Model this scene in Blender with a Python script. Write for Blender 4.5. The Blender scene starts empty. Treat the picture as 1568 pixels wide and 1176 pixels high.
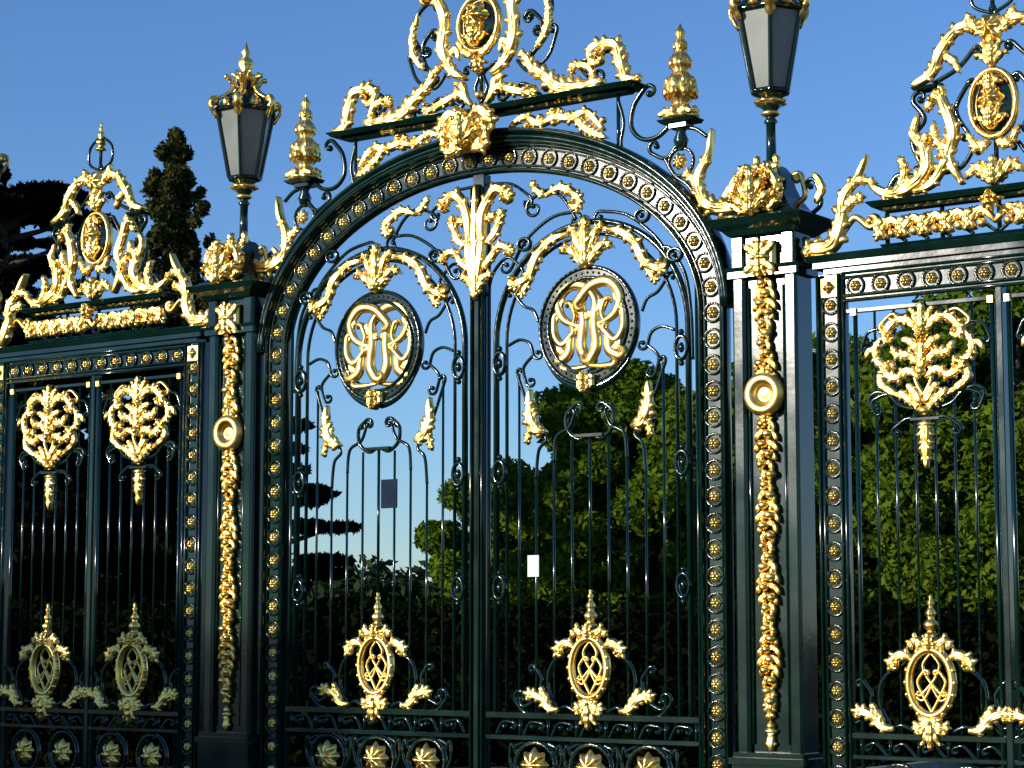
import bpy, math, random
import numpy as np
from mathutils import Vector
random.seed(7); rng=np.random.default_rng(7)
PI=math.pi
scene=bpy.context.scene
LW=1.2   # leaf width factor

# ------------------------------------------------------------------ materials
def newmat(name):
    m=bpy.data.materials.new(name); m.use_nodes=True
    nt=m.node_tree; nt.nodes.clear()
    out=nt.nodes.new('ShaderNodeOutputMaterial')
    return m,nt,out
def N(nt,t,**k):
    n=nt.nodes.new(t)
    for a,v in k.items(): setattr(n,a,v)
    return n
def noise_mat(name,c1,c2,scale,rough,metal=0,bump=0.0,bscale=60,rough2=None,coat=0,detail=6,bdist=.01,lo=.35,hi=.65):
    m,nt,out=newmat(name); L=nt.links
    b=N(nt,'ShaderNodeBsdfPrincipled'); L.new(b.outputs[0],out.inputs[0])
    tc=N(nt,'ShaderNodeTexCoord')
    n=N(nt,'ShaderNodeTexNoise'); n.inputs['Scale'].default_value=scale; n.inputs['Detail'].default_value=detail
    L.new(tc.outputs['Object'],n.inputs['Vector'])
    r=N(nt,'ShaderNodeValToRGB'); r.color_ramp.elements[0].position=lo; r.color_ramp.elements[1].position=hi
    r.color_ramp.elements[0].color=(*c1,1); r.color_ramp.elements[1].color=(*c2,1)
    L.new(n.outputs[0],r.inputs[0]); L.new(r.outputs[0],b.inputs['Base Color'])
    b.inputs['Roughness'].default_value=rough; b.inputs['Metallic'].default_value=metal
    b.inputs['Coat Weight'].default_value=coat
    if rough2 is not None:
        mr=N(nt,'ShaderNodeMapRange'); mr.inputs['To Min'].default_value=rough; mr.inputs['To Max'].default_value=rough2
        mr.inputs['From Min'].default_value=.35; mr.inputs['From Max'].default_value=.65
        L.new(n.outputs[0],mr.inputs[0]); L.new(mr.outputs[0],b.inputs['Roughness'])
    if bump>0:
        n2=N(nt,'ShaderNodeTexNoise'); n2.inputs['Scale'].default_value=bscale; n2.inputs['Detail'].default_value=3
        L.new(tc.outputs['Object'],n2.inputs['Vector'])
        bp=N(nt,'ShaderNodeBump'); bp.inputs['Strength'].default_value=bump; bp.inputs['Distance'].default_value=bdist
        L.new(n2.outputs[0],bp.inputs['Height']); L.new(bp.outputs[0],b.inputs['Normal'])
    return m
GOLD=noise_mat('gilding',(.98,.60,.13),(1.0,.74,.24),6,.28,metal=1,bump=.2,bscale=30,rough2=.40,bdist=.008)
PAINT=noise_mat('dark_green_paint',(.002,.013,.009),(.004,.024,.017),3,.09,bump=.07,bscale=26,rough2=.15,bdist=.003)
GLASS=noise_mat('frosted_glass',(.17,.19,.17),(.25,.27,.24),3,.25)
STONE=noise_mat('plinth_stone',(.16,.15,.13),(.3,.28,.24),6,.85,bump=.4)
BARK=noise_mat('bark',(.03,.022,.015),(.08,.06,.04),5,.9,bump=.6,bscale=12)
GRASS=noise_mat('grass_ground',(.010,.022,.006),(.035,.06,.014),.35,.95,bump=.6,bscale=8,bdist=.05)
ASPH=noise_mat('driveway_asphalt',(.03,.029,.027),(.055,.052,.047),3,.95,bump=.4,bscale=90)
KERB=noise_mat('kerb_stone',(.2,.19,.17),(.32,.3,.27),5,.85,bump=.3)
WHITE=noise_mat('notice_paper',(.72,.72,.7),(.82,.82,.8),3,.6)
SLATE=noise_mat('sign_slate',(.012,.022,.04),(.02,.035,.06),3,.9)
SLATE.node_tree.nodes['Principled BSDF'].inputs['Specular IOR Level'].default_value=.1
def leafmat(name,c1,c2,trans=.3,scale=.6,off=-.3):
    m,nt,out=newmat(name); L=nt.links
    g=N(nt,'ShaderNodeNewGeometry'); tc=N(nt,'ShaderNodeTexCoord')
    n=N(nt,'ShaderNodeTexNoise'); n.inputs['Scale'].default_value=scale; L.new(tc.outputs['Object'],n.inputs['Vector'])
    a=N(nt,'ShaderNodeMath',operation='MULTIPLY'); a.inputs[1].default_value=.5; L.new(g.outputs['Random Per Island'],a.inputs[0])
    a2=N(nt,'ShaderNodeMath',operation='MULTIPLY_ADD'); a2.inputs[1].default_value=1.3; a2.inputs[2].default_value=off; L.new(n.outputs[0],a2.inputs[0])
    a3=N(nt,'ShaderNodeMath',operation='ADD',use_clamp=True); L.new(a.outputs[0],a3.inputs[0]); L.new(a2.outputs[0],a3.inputs[1])
    mx=N(nt,'ShaderNodeMix',data_type='RGBA'); mx.inputs[6].default_value=(*c1,1); mx.inputs[7].default_value=(*c2,1)
    L.new(a3.outputs[0],mx.inputs[0])
    d=N(nt,'ShaderNodeBsdfDiffuse'); t=N(nt,'ShaderNodeBsdfTranslucent'); s=N(nt,'ShaderNodeMixShader'); s.inputs[0].default_value=trans
    L.new(mx.outputs[2],d.inputs[0]); L.new(mx.outputs[2],t.inputs[0]); L.new(d.outputs[0],s.inputs[1]); L.new(t.outputs[0],s.inputs[2]); L.new(s.outputs[0],out.inputs[0])
    return m
LGREEN=leafmat('leaves_green',(.024,.048,.005),(.12,.19,.015),off=-.25)
LDARK=leafmat('leaves_yew_shaded',(.003,.005,.002),(.010,.014,.005),.15)  # dark evergreens, with the shadow over them put into the leaf colour
LCON=leafmat('leaves_conifer',(.022,.032,.009),(.09,.09,.028),.2)
LHEDGE=leafmat('leaves_hedge_shaded',(.003,.006,.002),(.009,.014,.004),.2)  # near-black leaf colour stands in for shadow on the lower background
LFAR=leafmat('leaves_far',(.015,.028,.010),(.04,.06,.022),.2)

# ------------------------------------------------------------------ builders
class Bld:
    def __init__(s): s.v=[]; s.f=[]; s.sm=[]; s.T=[(1,0,0)]
    def add(s,vs,fs,smooth=True):
        o=len(s.v); sx,ox,oz=s.T[-1]
        for (x,y,z) in vs: s.v.append((ox+sx*x,y,oz+z))
        for f in fs: s.f.append([o+i for i in f]); s.sm.append(smooth)
    def obj(s,name,mat,parent=None):
        me=bpy.data.meshes.new(name); me.from_pydata(s.v,[],s.f)
        me.polygons.foreach_set('use_smooth',s.sm); me.materials.append(mat); me.update()
        ob=bpy.data.objects.new(name,me); scene.collection.objects.link(ob)
        if parent: ob.parent=parent
        return ob
class Orn:   # paired builders: painted iron + gilding
    def __init__(s): s.p=Bld(); s.g=Bld()
    def push(s,sx,ox,oz):
        for b in (s.p,s.g):
            a,c,d=b.T[-1]; b.T.append((a*sx,c+a*ox,d+oz))
    def pop(s):
        s.p.T.pop(); s.g.T.pop()
def empty(name,loc=(0,0,0)):
    e=bpy.data.objects.new(name,None); scene.collection.objects.link(e); e.location=loc; return e

def box(b,x0,x1,y0,y1,z0,z1,bev=0.0):
    e=min(bev,abs(x1-x0)*.45,abs(y1-y0)*.45)
    if e<=0:
        vs=[(x,y,z) for z in (z0,z1) for (x,y) in ((x0,y0),(x1,y0),(x1,y1),(x0,y1))]
        b.add(vs,[(3,2,1,0),(4,5,6,7),(0,1,5,4),(1,2,6,5),(2,3,7,6),(3,0,4,7)],False); return
    ring=[(x0+e,y0),(x1-e,y0),(x1,y0+e),(x1,y1-e),(x1-e,y1),(x0+e,y1),(x0,y1-e),(x0,y0+e)]
    vs=[(x,y,z) for z in (z0,z1) for (x,y) in ring]
    fs=[tuple(range(7,-1,-1)),tuple(range(8,16))]+[(i,(i+1)%8,8+(i+1)%8,8+i) for i in range(8)]
    b.add(vs,fs,False)
def slab(b,x0,x1,z0,z1,yf,yb,ov=.045):
    # cornice slab whose front and ends slope inwards towards the underside
    prof=[(ov,z0),(ov*.35,z0+(z1-z0)*.55),(0,z1-.004),(.008,z1)]
    vs=[]
    for (k,z) in prof: vs+=[(x0+k,yf+k,z),(x1-k,yf+k,z),(x1-k,yb,z),(x0+k,yb,z)]
    fs=[(3,2,1,0),(12,13,14,15)]+[(j*4+i,j*4+(i+1)%4,(j+1)*4+(i+1)%4,(j+1)*4+i) for j in range(3) for i in range(4)]
    b.add(vs,fs,False)

def cat(pts,n=10):
    if len(pts)<3:
        return [(pts[0][0]+(pts[1][0]-pts[0][0])*i/n, pts[0][1]+(pts[1][1]-pts[0][1])*i/n) for i in range(n+1)]
    P=[pts[0]]+list(pts)+[pts[-1]]; out=[]
    for i in range(1,len(P)-2):
        p0,p1,p2,p3=P[i-1],P[i],P[i+1],P[i+2]
        for k in range(n):
            t=k/n
            out.append(tuple(.5*((2*p1[j])+(-p0[j]+p2[j])*t+(2*p0[j]-5*p1[j]+4*p2[j]-p3[j])*t*t+(-p0[j]+3*p1[j]-3*p2[j]+p3[j])*t**3) for j in (0,1)))
    out.append(tuple(pts[-1])); return out
def frames(pts):
    n=len(pts); T=[]
    for i in range(n):
        a=pts[max(0,i-1)]; c=pts[min(n-1,i+1)]
        dx,dz=c[0]-a[0],c[1]-a[1]; l=math.hypot(dx,dz) or 1e-6
        T.append((dx/l,dz/l))
    return T
def tube(b,pts,r,ry=None,y=0,n=8,prof=None,closed=False):
    ry=ry or r; m=len(pts)
    if closed:
        T=[]
        for i in range(m):
            a=pts[i-1]; c=pts[(i+1)%m]; l=math.hypot(c[0]-a[0],c[1]-a[1]); T.append(((c[0]-a[0])/l,(c[1]-a[1])/l))
    else: T=frames(pts)
    vs=[]
    for i,(x,z) in enumerate(pts):
        s=1 if prof is None else prof(i/(m-1))
        nx,nz=-T[i][1],T[i][0]
        for k in range(n):
            a=2*PI*(k+.5)/n; c=math.cos(a)*r*s
            vs.append((x+nx*c,y+math.sin(a)*ry*s,z+nz*c))
    fs=[]
    for i in range(m if closed else m-1):
        j=(i+1)%m
        for k in range(n):
            l=(k+1)%n; fs.append((i*n+k,i*n+l,j*n+l,j*n+k))
    if not closed:
        fs.append(tuple(range(n-1,-1,-1))); fs.append(tuple((m-1)*n+k for k in range(n)))
    b.add(vs,fs)
def spiral(p,ang,R,sg,turns,decay=.22,n=26):
    out=[]; x,z=p
    for i in range(n):
        r=R*(1-(1-decay)*i/n); d=2*PI*turns/n; ang+=sg*d/2
        x+=math.cos(ang)*r*d; z+=math.sin(ang)*r*d; ang+=sg*d/2; out.append((x,z))
    return out
def spath(pts,ca=None,cb=None,n=10):
    P=cat(pts,n)
    if cb:
        a=math.atan2(P[-1][1]-P[-2][1],P[-1][0]-P[-2][0]); P=P+spiral(P[-1],a,*cb)
    if ca:
        a=math.atan2(P[0][1]-P[1][1],P[0][0]-P[1][0]); P=list(reversed(spiral(P[0],a,*ca)))+P
    return P
def blob(b,x,y,z,rx,ry,rz,nu=10,nv=6):
    vs=[];fs=[]
    for j in range(nv+1):
        ph=PI*j/nv
        for i in range(nu):
            a=2*PI*i/nu; vs.append((x+rx*math.sin(ph)*math.cos(a),y+ry*math.sin(ph)*math.sin(a),z+rz*math.cos(ph)))
    for j in range(nv):
        for i in range(nu):
            k=(i+1)%nu; fs.append((j*nu+i,j*nu+k,(j+1)*nu+k,(j+1)*nu+i))
    b.add(vs,fs)
def scroll(b,pts,r,ca=None,cb=None,y=0,ry=None,ends=True,taper=.55):
    P=spath(pts,ca,cb)
    A=taper if ca else 1; Bq=taper if cb else 1
    tube(b,P,r,ry or r*1.15,y=y,prof=lambda t:min(1,A+(1-A)*t*3.2,Bq+(1-Bq)*(1-t)*3.2))
    if ends:
        if ca: blob(b,P[0][0],y,P[0][1],r*1.5,r*1.7,r*1.5,8,5)
        if cb: blob(b,P[-1][0],y,P[-1][1],r*1.5,r*1.7,r*1.5,8,5)
LR=random.Random(5)
def leaf(b,pts,W,T=.03,lobes=4,y=-.01,n=8,ca=None,cb=None,start=.45):
    P=spath(pts,ca,cb,n=n); m=len(P); F=frames(P); W=W*LW
    fine = W>.036
    cw=.74 if fine else 1.0
    us=[-1,-.8,-.55,-.3,-.12,0,.12,.3,.55,.8,1]
    vs=[]; R=len(us)+2; ph=LR.random()*.3
    def prf(t):
        if cb: return (start+(1-start)*min(1,t*4))*(1-.55*t**1.5)
        return (start+(1-start)*min(1,t*3.5))*max(0.03,(1-t**3.2))**.8
    for i,(x,z) in enumerate(P):
        t=i/(m-1); nx,nz=-F[i][1],F[i][0]; pr=prf(t)
        lob=.58+.42*abs(math.sin(PI*(lobes*t+ph)))**.6
        if fine: lob=.7+.3*lob
        for u in us:
            w=u*W*cw*pr*(lob if abs(u)>.35 else 1)
            g=math.sin(PI*min(1,abs(u)*1.02))
            h=.3*(1-u*u)**.5+.7*g*(.55+.45*abs(math.sin(PI*(lobes*t+ph-abs(u)*.45))))+.6*math.exp(-(u/.13)**2)
            vs.append((x+nx*w,y-T*h*(.4+.6*pr),z+nz*w))
        vs.append((x+nx*W*pr*.3,y+T*.7,z+nz*W*pr*.3)); vs.append((x-nx*W*pr*.3,y+T*.7,z-nz*W*pr*.3))
    fs=[(i*R+k,i*R+(k+1)%R,(i+1)*R+(k+1)%R,(i+1)*R+k) for i in range(m-1) for k in range(R)]
    fs.append(tuple(range(R-1,-1,-1))); fs.append(tuple((m-1)*R+k for k in range(R)))
    b.add(vs,fs)
    if cb: blob(b,P[-1][0],y-T*.5,P[-1][1],W*.32,T,W*.32,8,5)
    if fine:
        # broad rounded lobes springing from both sides of the midrib
        ln=0
        for a,c in zip(P[:-1],P[1:]): ln+=math.hypot(c[0]-a[0],c[1]-a[1])
        k=max(2,min(8,int(ln/(W*.98))))
        lim=.68 if cb else .88; lo=.3 if ca else .08
        for i in range(k):
            t=lo+(lim-lo)*(i+.4)/k; q=t*(m-1); j=int(q); f=F[j]; px,pz=P[j]; pr=prf(t)
            for s in (1,-1):
                a=(.85-.3*t)+LR.uniform(-.1,.1); L=W*pr*(1.08+LR.uniform(-.1,.1))
                nx,nz=-f[1]*s,f[0]*s
                d1=(f[0]*math.cos(a)+nx*math.sin(a),f[1]*math.cos(a)+nz*math.sin(a))
                a2=a+.75; d2=(f[0]*math.cos(a2)+nx*math.sin(a2),f[1]*math.cos(a2)+nz*math.sin(a2))
                p0=(px+nx*W*.15,pz+nz*W*.15); p1=(p0[0]+d1[0]*L*.62,p0[1]+d1[1]*L*.62); p2=(p1[0]+d2[0]*L*.42,p1[1]+d2[1]*L*.42)
                tube(b,cat([p0,p1,p2],4),W*.36*(.5+.5*pr),T*.42,y=y-T*LR.uniform(.1,.3),n=8,prof=lambda v:(math.sin(PI*(.25+.70*v)))**.7)
def rosette(b,x,z,R,D=.03,y=0,pet=8,nr=6):
    na=pet*4; vs=[]
    for j in range(nr+1):
        q=j/nr
        for i in range(na):
            a=2*PI*i/na; lob=1-.26*q*(.5-.5*math.cos(pet*a))
            h=D*((1-q)**.5*.4+.75*math.sin(PI*min(1,q*1.05))**.8*(.5+.5*math.cos(pet*a)))+(D*.5 if q<.2 else 0)
            vs.append((x+math.cos(a)*R*q*lob,y-h,z+math.sin(a)*R*q*lob))
    fs=[(j*na+i,j*na+(i+1)%na,(j+1)*na+(i+1)%na,(j+1)*na+i) for j in range(nr) for i in range(na)]
    b.add(vs,fs)
def ell(cx,cz,a,bb,a0=0,a1=2*PI,n=40,closed=True):
    m=n if closed else n+1
    return [(cx+a*math.cos(a0+(a1-a0)*i/n),cz+bb*math.sin(a0+(a1-a0)*i/n)) for i in range(m)]
def ribbon(b,A,B,y0,y1,closed=False):
    m=len(A); vs=[]
    for (p,q) in zip(A,B): vs+=[(p[0],y0,p[1]),(q[0],y0,q[1]),(q[0],y1,q[1]),(p[0],y1,p[1])]
    fs=[]
    for i in range(m if closed else m-1):
        j=(i+1)%m
        for k in range(4): fs.append((i*4+k,i*4+(k+1)%4,j*4+(k+1)%4,j*4+k))
    if not closed: fs+=[(3,2,1,0),tuple((m-1)*4+k for k in range(4))]
    b.add(vs,fs,False)
def lathe(b,prof,cx,cy,cz,n=16,rot=0,smooth=True,mod=None):
    vs=[];m=len(prof)
    for (r,z) in prof:
        for i in range(n):
            a=2*PI*i/n+rot; q=r*(mod(a,z) if mod else 1)
            vs.append((cx+q*math.cos(a),cy+q*math.sin(a),cz+z))
    fs=[(j*n+i,j*n+(i+1)%n,(j+1)*n+(i+1)%n,(j+1)*n+i) for j in range(m-1) for i in range(n)]
    fs+= [tuple(range(n-1,-1,-1)),tuple((m-1)*n+i for i in range(n))]
    b.add(vs,fs,smooth)
def lathe_y(b,prof,x,y,z,n=12):
    vs=[(x+r*math.cos(2*PI*i/n),y-d,z+r*math.sin(2*PI*i/n)) for (r,d) in prof for i in range(n)]
    m=len(prof); fs=[(j*n+i,j*n+(i+1)%n,(j+1)*n+(i+1)%n,(j+1)*n+i) for j in range(m-1) for i in range(n)]
    fs.append(tuple((m-1)*n+i for i in range(n))); b.add(vs,fs)
def stud(o,x,z,y,R=.040):
    lathe_y(o.g,[(R*.92,-.002),(R*.9,.006),(R*.7,.009)],x,y,z,14)
    rosette(o.g,x,z,R*1.02,.022,y-.006,6,5); blob(o.g,x,y-.026,z,R*.3,.012,R*.3,8,5)
    tube(o.p,ell(x,z,R*1.5,R*1.5,n=20),.009,.012,y=y-.003,n=8,closed=True)
def both(o,fn,cx=0,cz=0):
    for s in (1,-1):
        o.push(s,cx,cz); fn(s); o.pop()
def vbar(b,x,z0,z1,r=.011,y=0):
    tube(b,[(x,z0),(x,z1)],r*1.05,r*1.05,y=y,n=8)

# ------------------------------------------------------------------ motifs
def finial(o,cx,cz,h,R):
    k=h
    lathe(o.g,[(R,0),(R*1.05,.05*k),(R*.6,.1*k),(R*.55,.14*k),(R*.85,.22*k),(R*.95,.3*k),(R*.6,.38*k),(R*.4,.42*k),(R*.62,.5*k),(R*.66,.56*k),(R*.35,.66*k),(R*.25,.7*k),(R*.42,.76*k),(R*.38,.82*k),(R*.16,.87*k),(R*.26,.91*k),(R*.2,.95*k),(.002,1.0*k)],cx,0,cz,18,mod=lambda a,z:1+.16*math.cos(6*a+z*18))
def palmette(o,cx,cz,s,T=.03,y=-.03,up=1):
    def side(sg):
        leaf(o.g,[(0,0),(.18*s,.22*s*up),(.42*s,.42*s*up),(.58*s,.32*s*up)],.11*s,T,3,y)
        leaf(o.g,[(0,0),(.12*s,.35*s*up),(.26*s,.72*s*up),(.42*s,.78*s*up)],.11*s,T,3,y)
    both(o,side,cx,cz)
    leaf(o.g,[(cx,cz),(cx,cz+.5*s*up),(cx,cz+1.0*s*up)],.17*s,T*1.3,4,y-.01)
    blob(o.g,cx,y-.02,cz+.08*s*up,.1*s,T,.1*s)
def monogram(o,cx,cz,k=1.0):
    def side(s):
        y=-.02 if s>0 else .004
        def t(p,r=.02,ca=None,cb=None):
            P=spath([(a*k,b*k) for a,b in p],ca,cb)
            tube(o.g,P,r,.02,y=y,prof=lambda q:.5+.95*math.sin(PI*min(1,max(0,q)))**1.0)
        t([(-.02,.24),(.05,.15),(.045,.02),(.06,-.12),(.02,-.2)],.028,cb=(.035,-1,.8))
        t([(-.07,.15),(.03,.24),(.15,.25),(.225,.16),(.19,.06),(.1,.01),(.03,.0)],.027,ca=(.035,1,.7))
        t([(.05,.01),(.13,-.05),(.15,-.15),(.2,-.19)],.029,cb=(.035,1,.8))
        t([(.25,.06),(.245,-.04),(.19,-.1),(.12,-.04)],.020,ca=(.035,1,.7),cb=(.035,-1,.6))
        t([(.0,-.24),(.1,-.25),(.17,-.25)],.019,cb=(.028,1,.7))
        t([(.12,.13),(.1,.06),(.14,-.02)],.016,ca=(.03,-1,.6))
        leaf(o.g,[(0,.05),(.07,.1),(.12,.17)],.035,.02,3,y)
        leaf(o.g,[(.2,.2),(.25,.12),(.26,.03)],.03,.02,3,y)
        leaf(o.g,[(.17,-.2),(.23,-.14),(.25,-.06)],.03,.02,3,y)
    both(o,side,cx,cz)
def cartouche(o,cx,cz):
    o.push(1,cx,cz)
    tube(o.g,ell(0,0,.135,.19,n=36),.024,.03,y=-.02,n=8,closed=True)
    for i in range(18):
        a=2*PI*i/18; blob(o.g,.15*math.cos(a),-.03,.205*math.sin(a),.018,.018,.02,7,4)
    def side(s):
        scroll(o.g,[(0,-.17),(.05,-.08),(.085,.0),(.05,.06)],.009,cb=(.022,1,.8),y=-.01)
        scroll(o.g,[(0,.17),(.05,.1),(.02,.02),(-.06,-.07)],.009,cb=(.018,-1,.6),y=-.01)
        scroll(o.g,[(0,-.02),(.05,-.1),(.09,-.09)],.008,cb=(.016,1,.7),y=-.01)
        leaf(o.g,[(.11,.13),(.17,.16),(.23,.13)],.042,.03,3,-.02,cb=(.03,-1,.7))
        leaf(o.g,[(.04,.2),(.09,.24),(.14,.2)],.036,.03,3,-.02)
        leaf(o.g,[(.0,-.2),(.05,-.25),(.12,-.26)],.045,.03,3,-.03)
        leaf(o.g,[(.23,-.27),(.3,-.26),(.36,-.2),(.43,-.17)],.042,.03,4,-.03,cb=(.03,-1,.6))
        leaf(o.g,[(.3,-.24),(.35,-.17),(.37,-.12)],.03,.03,3,-.02)
        scroll(o.p,[(.12,-.28),(.2,-.25),(.26,-.29),(.32,-.31)],.011)
        scroll(o.p,[(.18,.1),(.3,.02),(.33,-.12),(.27,-.25)],.011,ca=(.03,-1,.7))
        scroll(o.p,[(.43,.0),(.38,-.08),(.42,-.2),(.5,-.25)],.011,ca=(.03,-1,.8),cb=(.04,1,.8))
        scroll(o.p,[(.44,-.31),(.52,-.29),(.58,-.23)],.011,cb=(.05,1,.9))
    both(o,side)
    palmette(o,0,-.22,.17,up=-1); palmette(o,0,.19,.1)
    box(o.p,-.06,.06,-.04,.04,.245,.262); finial(o,0,.262,.25,.042)
    o.pop()
def emblem(o,cx,cz):
    o.push(1,cx,cz)
    def side(s):
        # crown scrolls springing from the palmette and curling at the shoulder
        leaf(o.g,[(.02,.19),(.08,.25),(.17,.25),(.23,.19)],.036,.03,4,-.03,cb=(.038,-1,.8))
        scroll(o.g,[(.12,.27),(.2,.3),(.27,.25)],.013,cb=(.03,-1,.7))
        # side wings
        leaf(o.g,[(.25,.17),(.3,.1),(.29,.02),(.23,-.02)],.032,.03,4,-.02,cb=(.03,-1,.6))
        leaf(o.g,[(.28,.08),(.34,.09),(.37,.04)],.024,.02,2,-.02)
        # confronted leaves in the body
        leaf(o.g,[(.02,-.1),(.09,-.05),(.16,-.09),(.23,-.06)],.036,.03,4,-.04,cb=(.028,1,.7))
        leaf(o.g,[(.02,-.02),(.08,.04),(.16,.05),(.19,.11)],.034,.03,4,-.04)
        leaf(o.g,[(.02,.06),(.07,.12),(.13,.14)],.03,.03,3,-.04)
        leaf(o.g,[(.26,-.03),(.27,-.11),(.2,-.17),(.11,-.21)],.030,.03,4,-.02,start=.6)
        leaf(o.g,[(.15,-.17),(.08,-.23),(.02,-.28)],.034,.03,3,-.03,start=.7)
        leaf(o.g,[(.01,-.25),(.06,-.17),(.1,-.13)],.03,.03,3,-.04)
        scroll(o.g,[(.0,-.2),(-.05,-.1),(-.02,.0),(.05,.08)],.012,cb=(.025,-1,.7),y=-.03)
        scroll(o.p,[(.05,-.28),(.16,-.25),(.24,-.18),(.32,-.2)],.012,cb=(.035,-1,.7))
        scroll(o.p,[(.04,-.34),(.12,-.33),(.2,-.38)],.012,ca=(.02,1,.5),cb=(.035,-1,.8))
        scroll(o.p,[(.2,-.2),(.3,-.16),(.36,-.2),(.33,-.28)],.011,cb=(.03,-1,.8))
        scroll(o.p,[(.28,.22),(.36,.2),(.4,.12)],.010,cb=(.025,-1,.7))
    both(o,side)
    palmette(o,0,.15,.21); blob(o.g,0,-.06,-.06,.03,.03,.03); rosette(o.g,0,.16,.05,.03,-.05,6)
    leaf(o.g,[(0,-.06),(0,.03),(0,.13)],.035,.03,3,-.05)
    blob(o.g,0,-.02,-.29,.045,.04,.03); box(o.p,-.09,.09,-.03,.03,-.345,-.33)
    leaf(o.g,[(0,-.35),(0,-.47),(0,-.63)],.045,.04,4,-.01); blob(o.g,0,-.01,-.37,.055,.04,.022)
    o.pop()

# ------------------------------------------------------------------ gate
XS=1.015; XO=.02
gate=empty('ornamental_gate',(XO,0,0)); gate.scale=(XS,1,1)
o=Orn()
SP=3.61
def band(a,bb,z0=.12,n=64):
    return [(-a,z0),(-a,SP)]+[(-a*math.cos(PI*i/n),SP+bb*math.sin(PI*i/n)) for i in range(1,n)]+[(a,SP),(a,z0)]
def arch(a,bb,n=64): return [(-a*math.cos(PI*i/n),SP+bb*math.sin(PI*i/n)) for i in range(n+1)]
ribbon(o.p,band(1.715,1.095),band(1.885,1.265),-.02,.05)
tube(o.p,band(1.715,1.095),.017,.045,y=-.01,n=10); tube(o.p,band(1.745,1.125),.009,.012,y=-.026,n=6)
tube(o.p,band(1.885,1.265),.015,.05,y=-.01,n=10); tube(o.p,band(1.858,1.238),.008,.012,y=-.026,n=6)
ribbon(o.p,arch(1.89,1.275),arch(1.925,1.36),-.05,.06)
tube(o.p,arch(1.925,1.36),.028,.085,y=-.01,n=12); tube(o.p,arch(1.905,1.315),.018,.03,y=-.06)
tube(o.p,arch(1.895,1.285),.014,.03,y=-.065)
L=band(1.8,1.18,.2,400)
seg=[];tot=0
for a,c in zip(L[:-1],L[1:]):
    d=math.hypot(c[0]-a[0],c[1]-a[1]); seg.append((tot,d,a,c)); tot+=d
cnt=int(tot/.165)
for i in range(cnt):
    s=(i+.5)*tot/cnt
    for (t0,d,a,c) in seg:
        if t0<=s<=t0+d:
            q=(s-t0)/d; stud(o,a[0]+(c[0]-a[0])*q,a[1]+(c[1]-a[1])*q,-.021); break
box(o.p,-.05,.05,-.03,.05,.12,4.69,.008); box(o.p,-.02,.02,-.055,-.028,.12,4.62,.006)
tube(o.p,[(-.045,.12),(-.045,4.6)],.01,.02,y=-.04); tube(o.p,[(.045,.12),(.045,4.6)],.01,.02,y=-.04)
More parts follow.
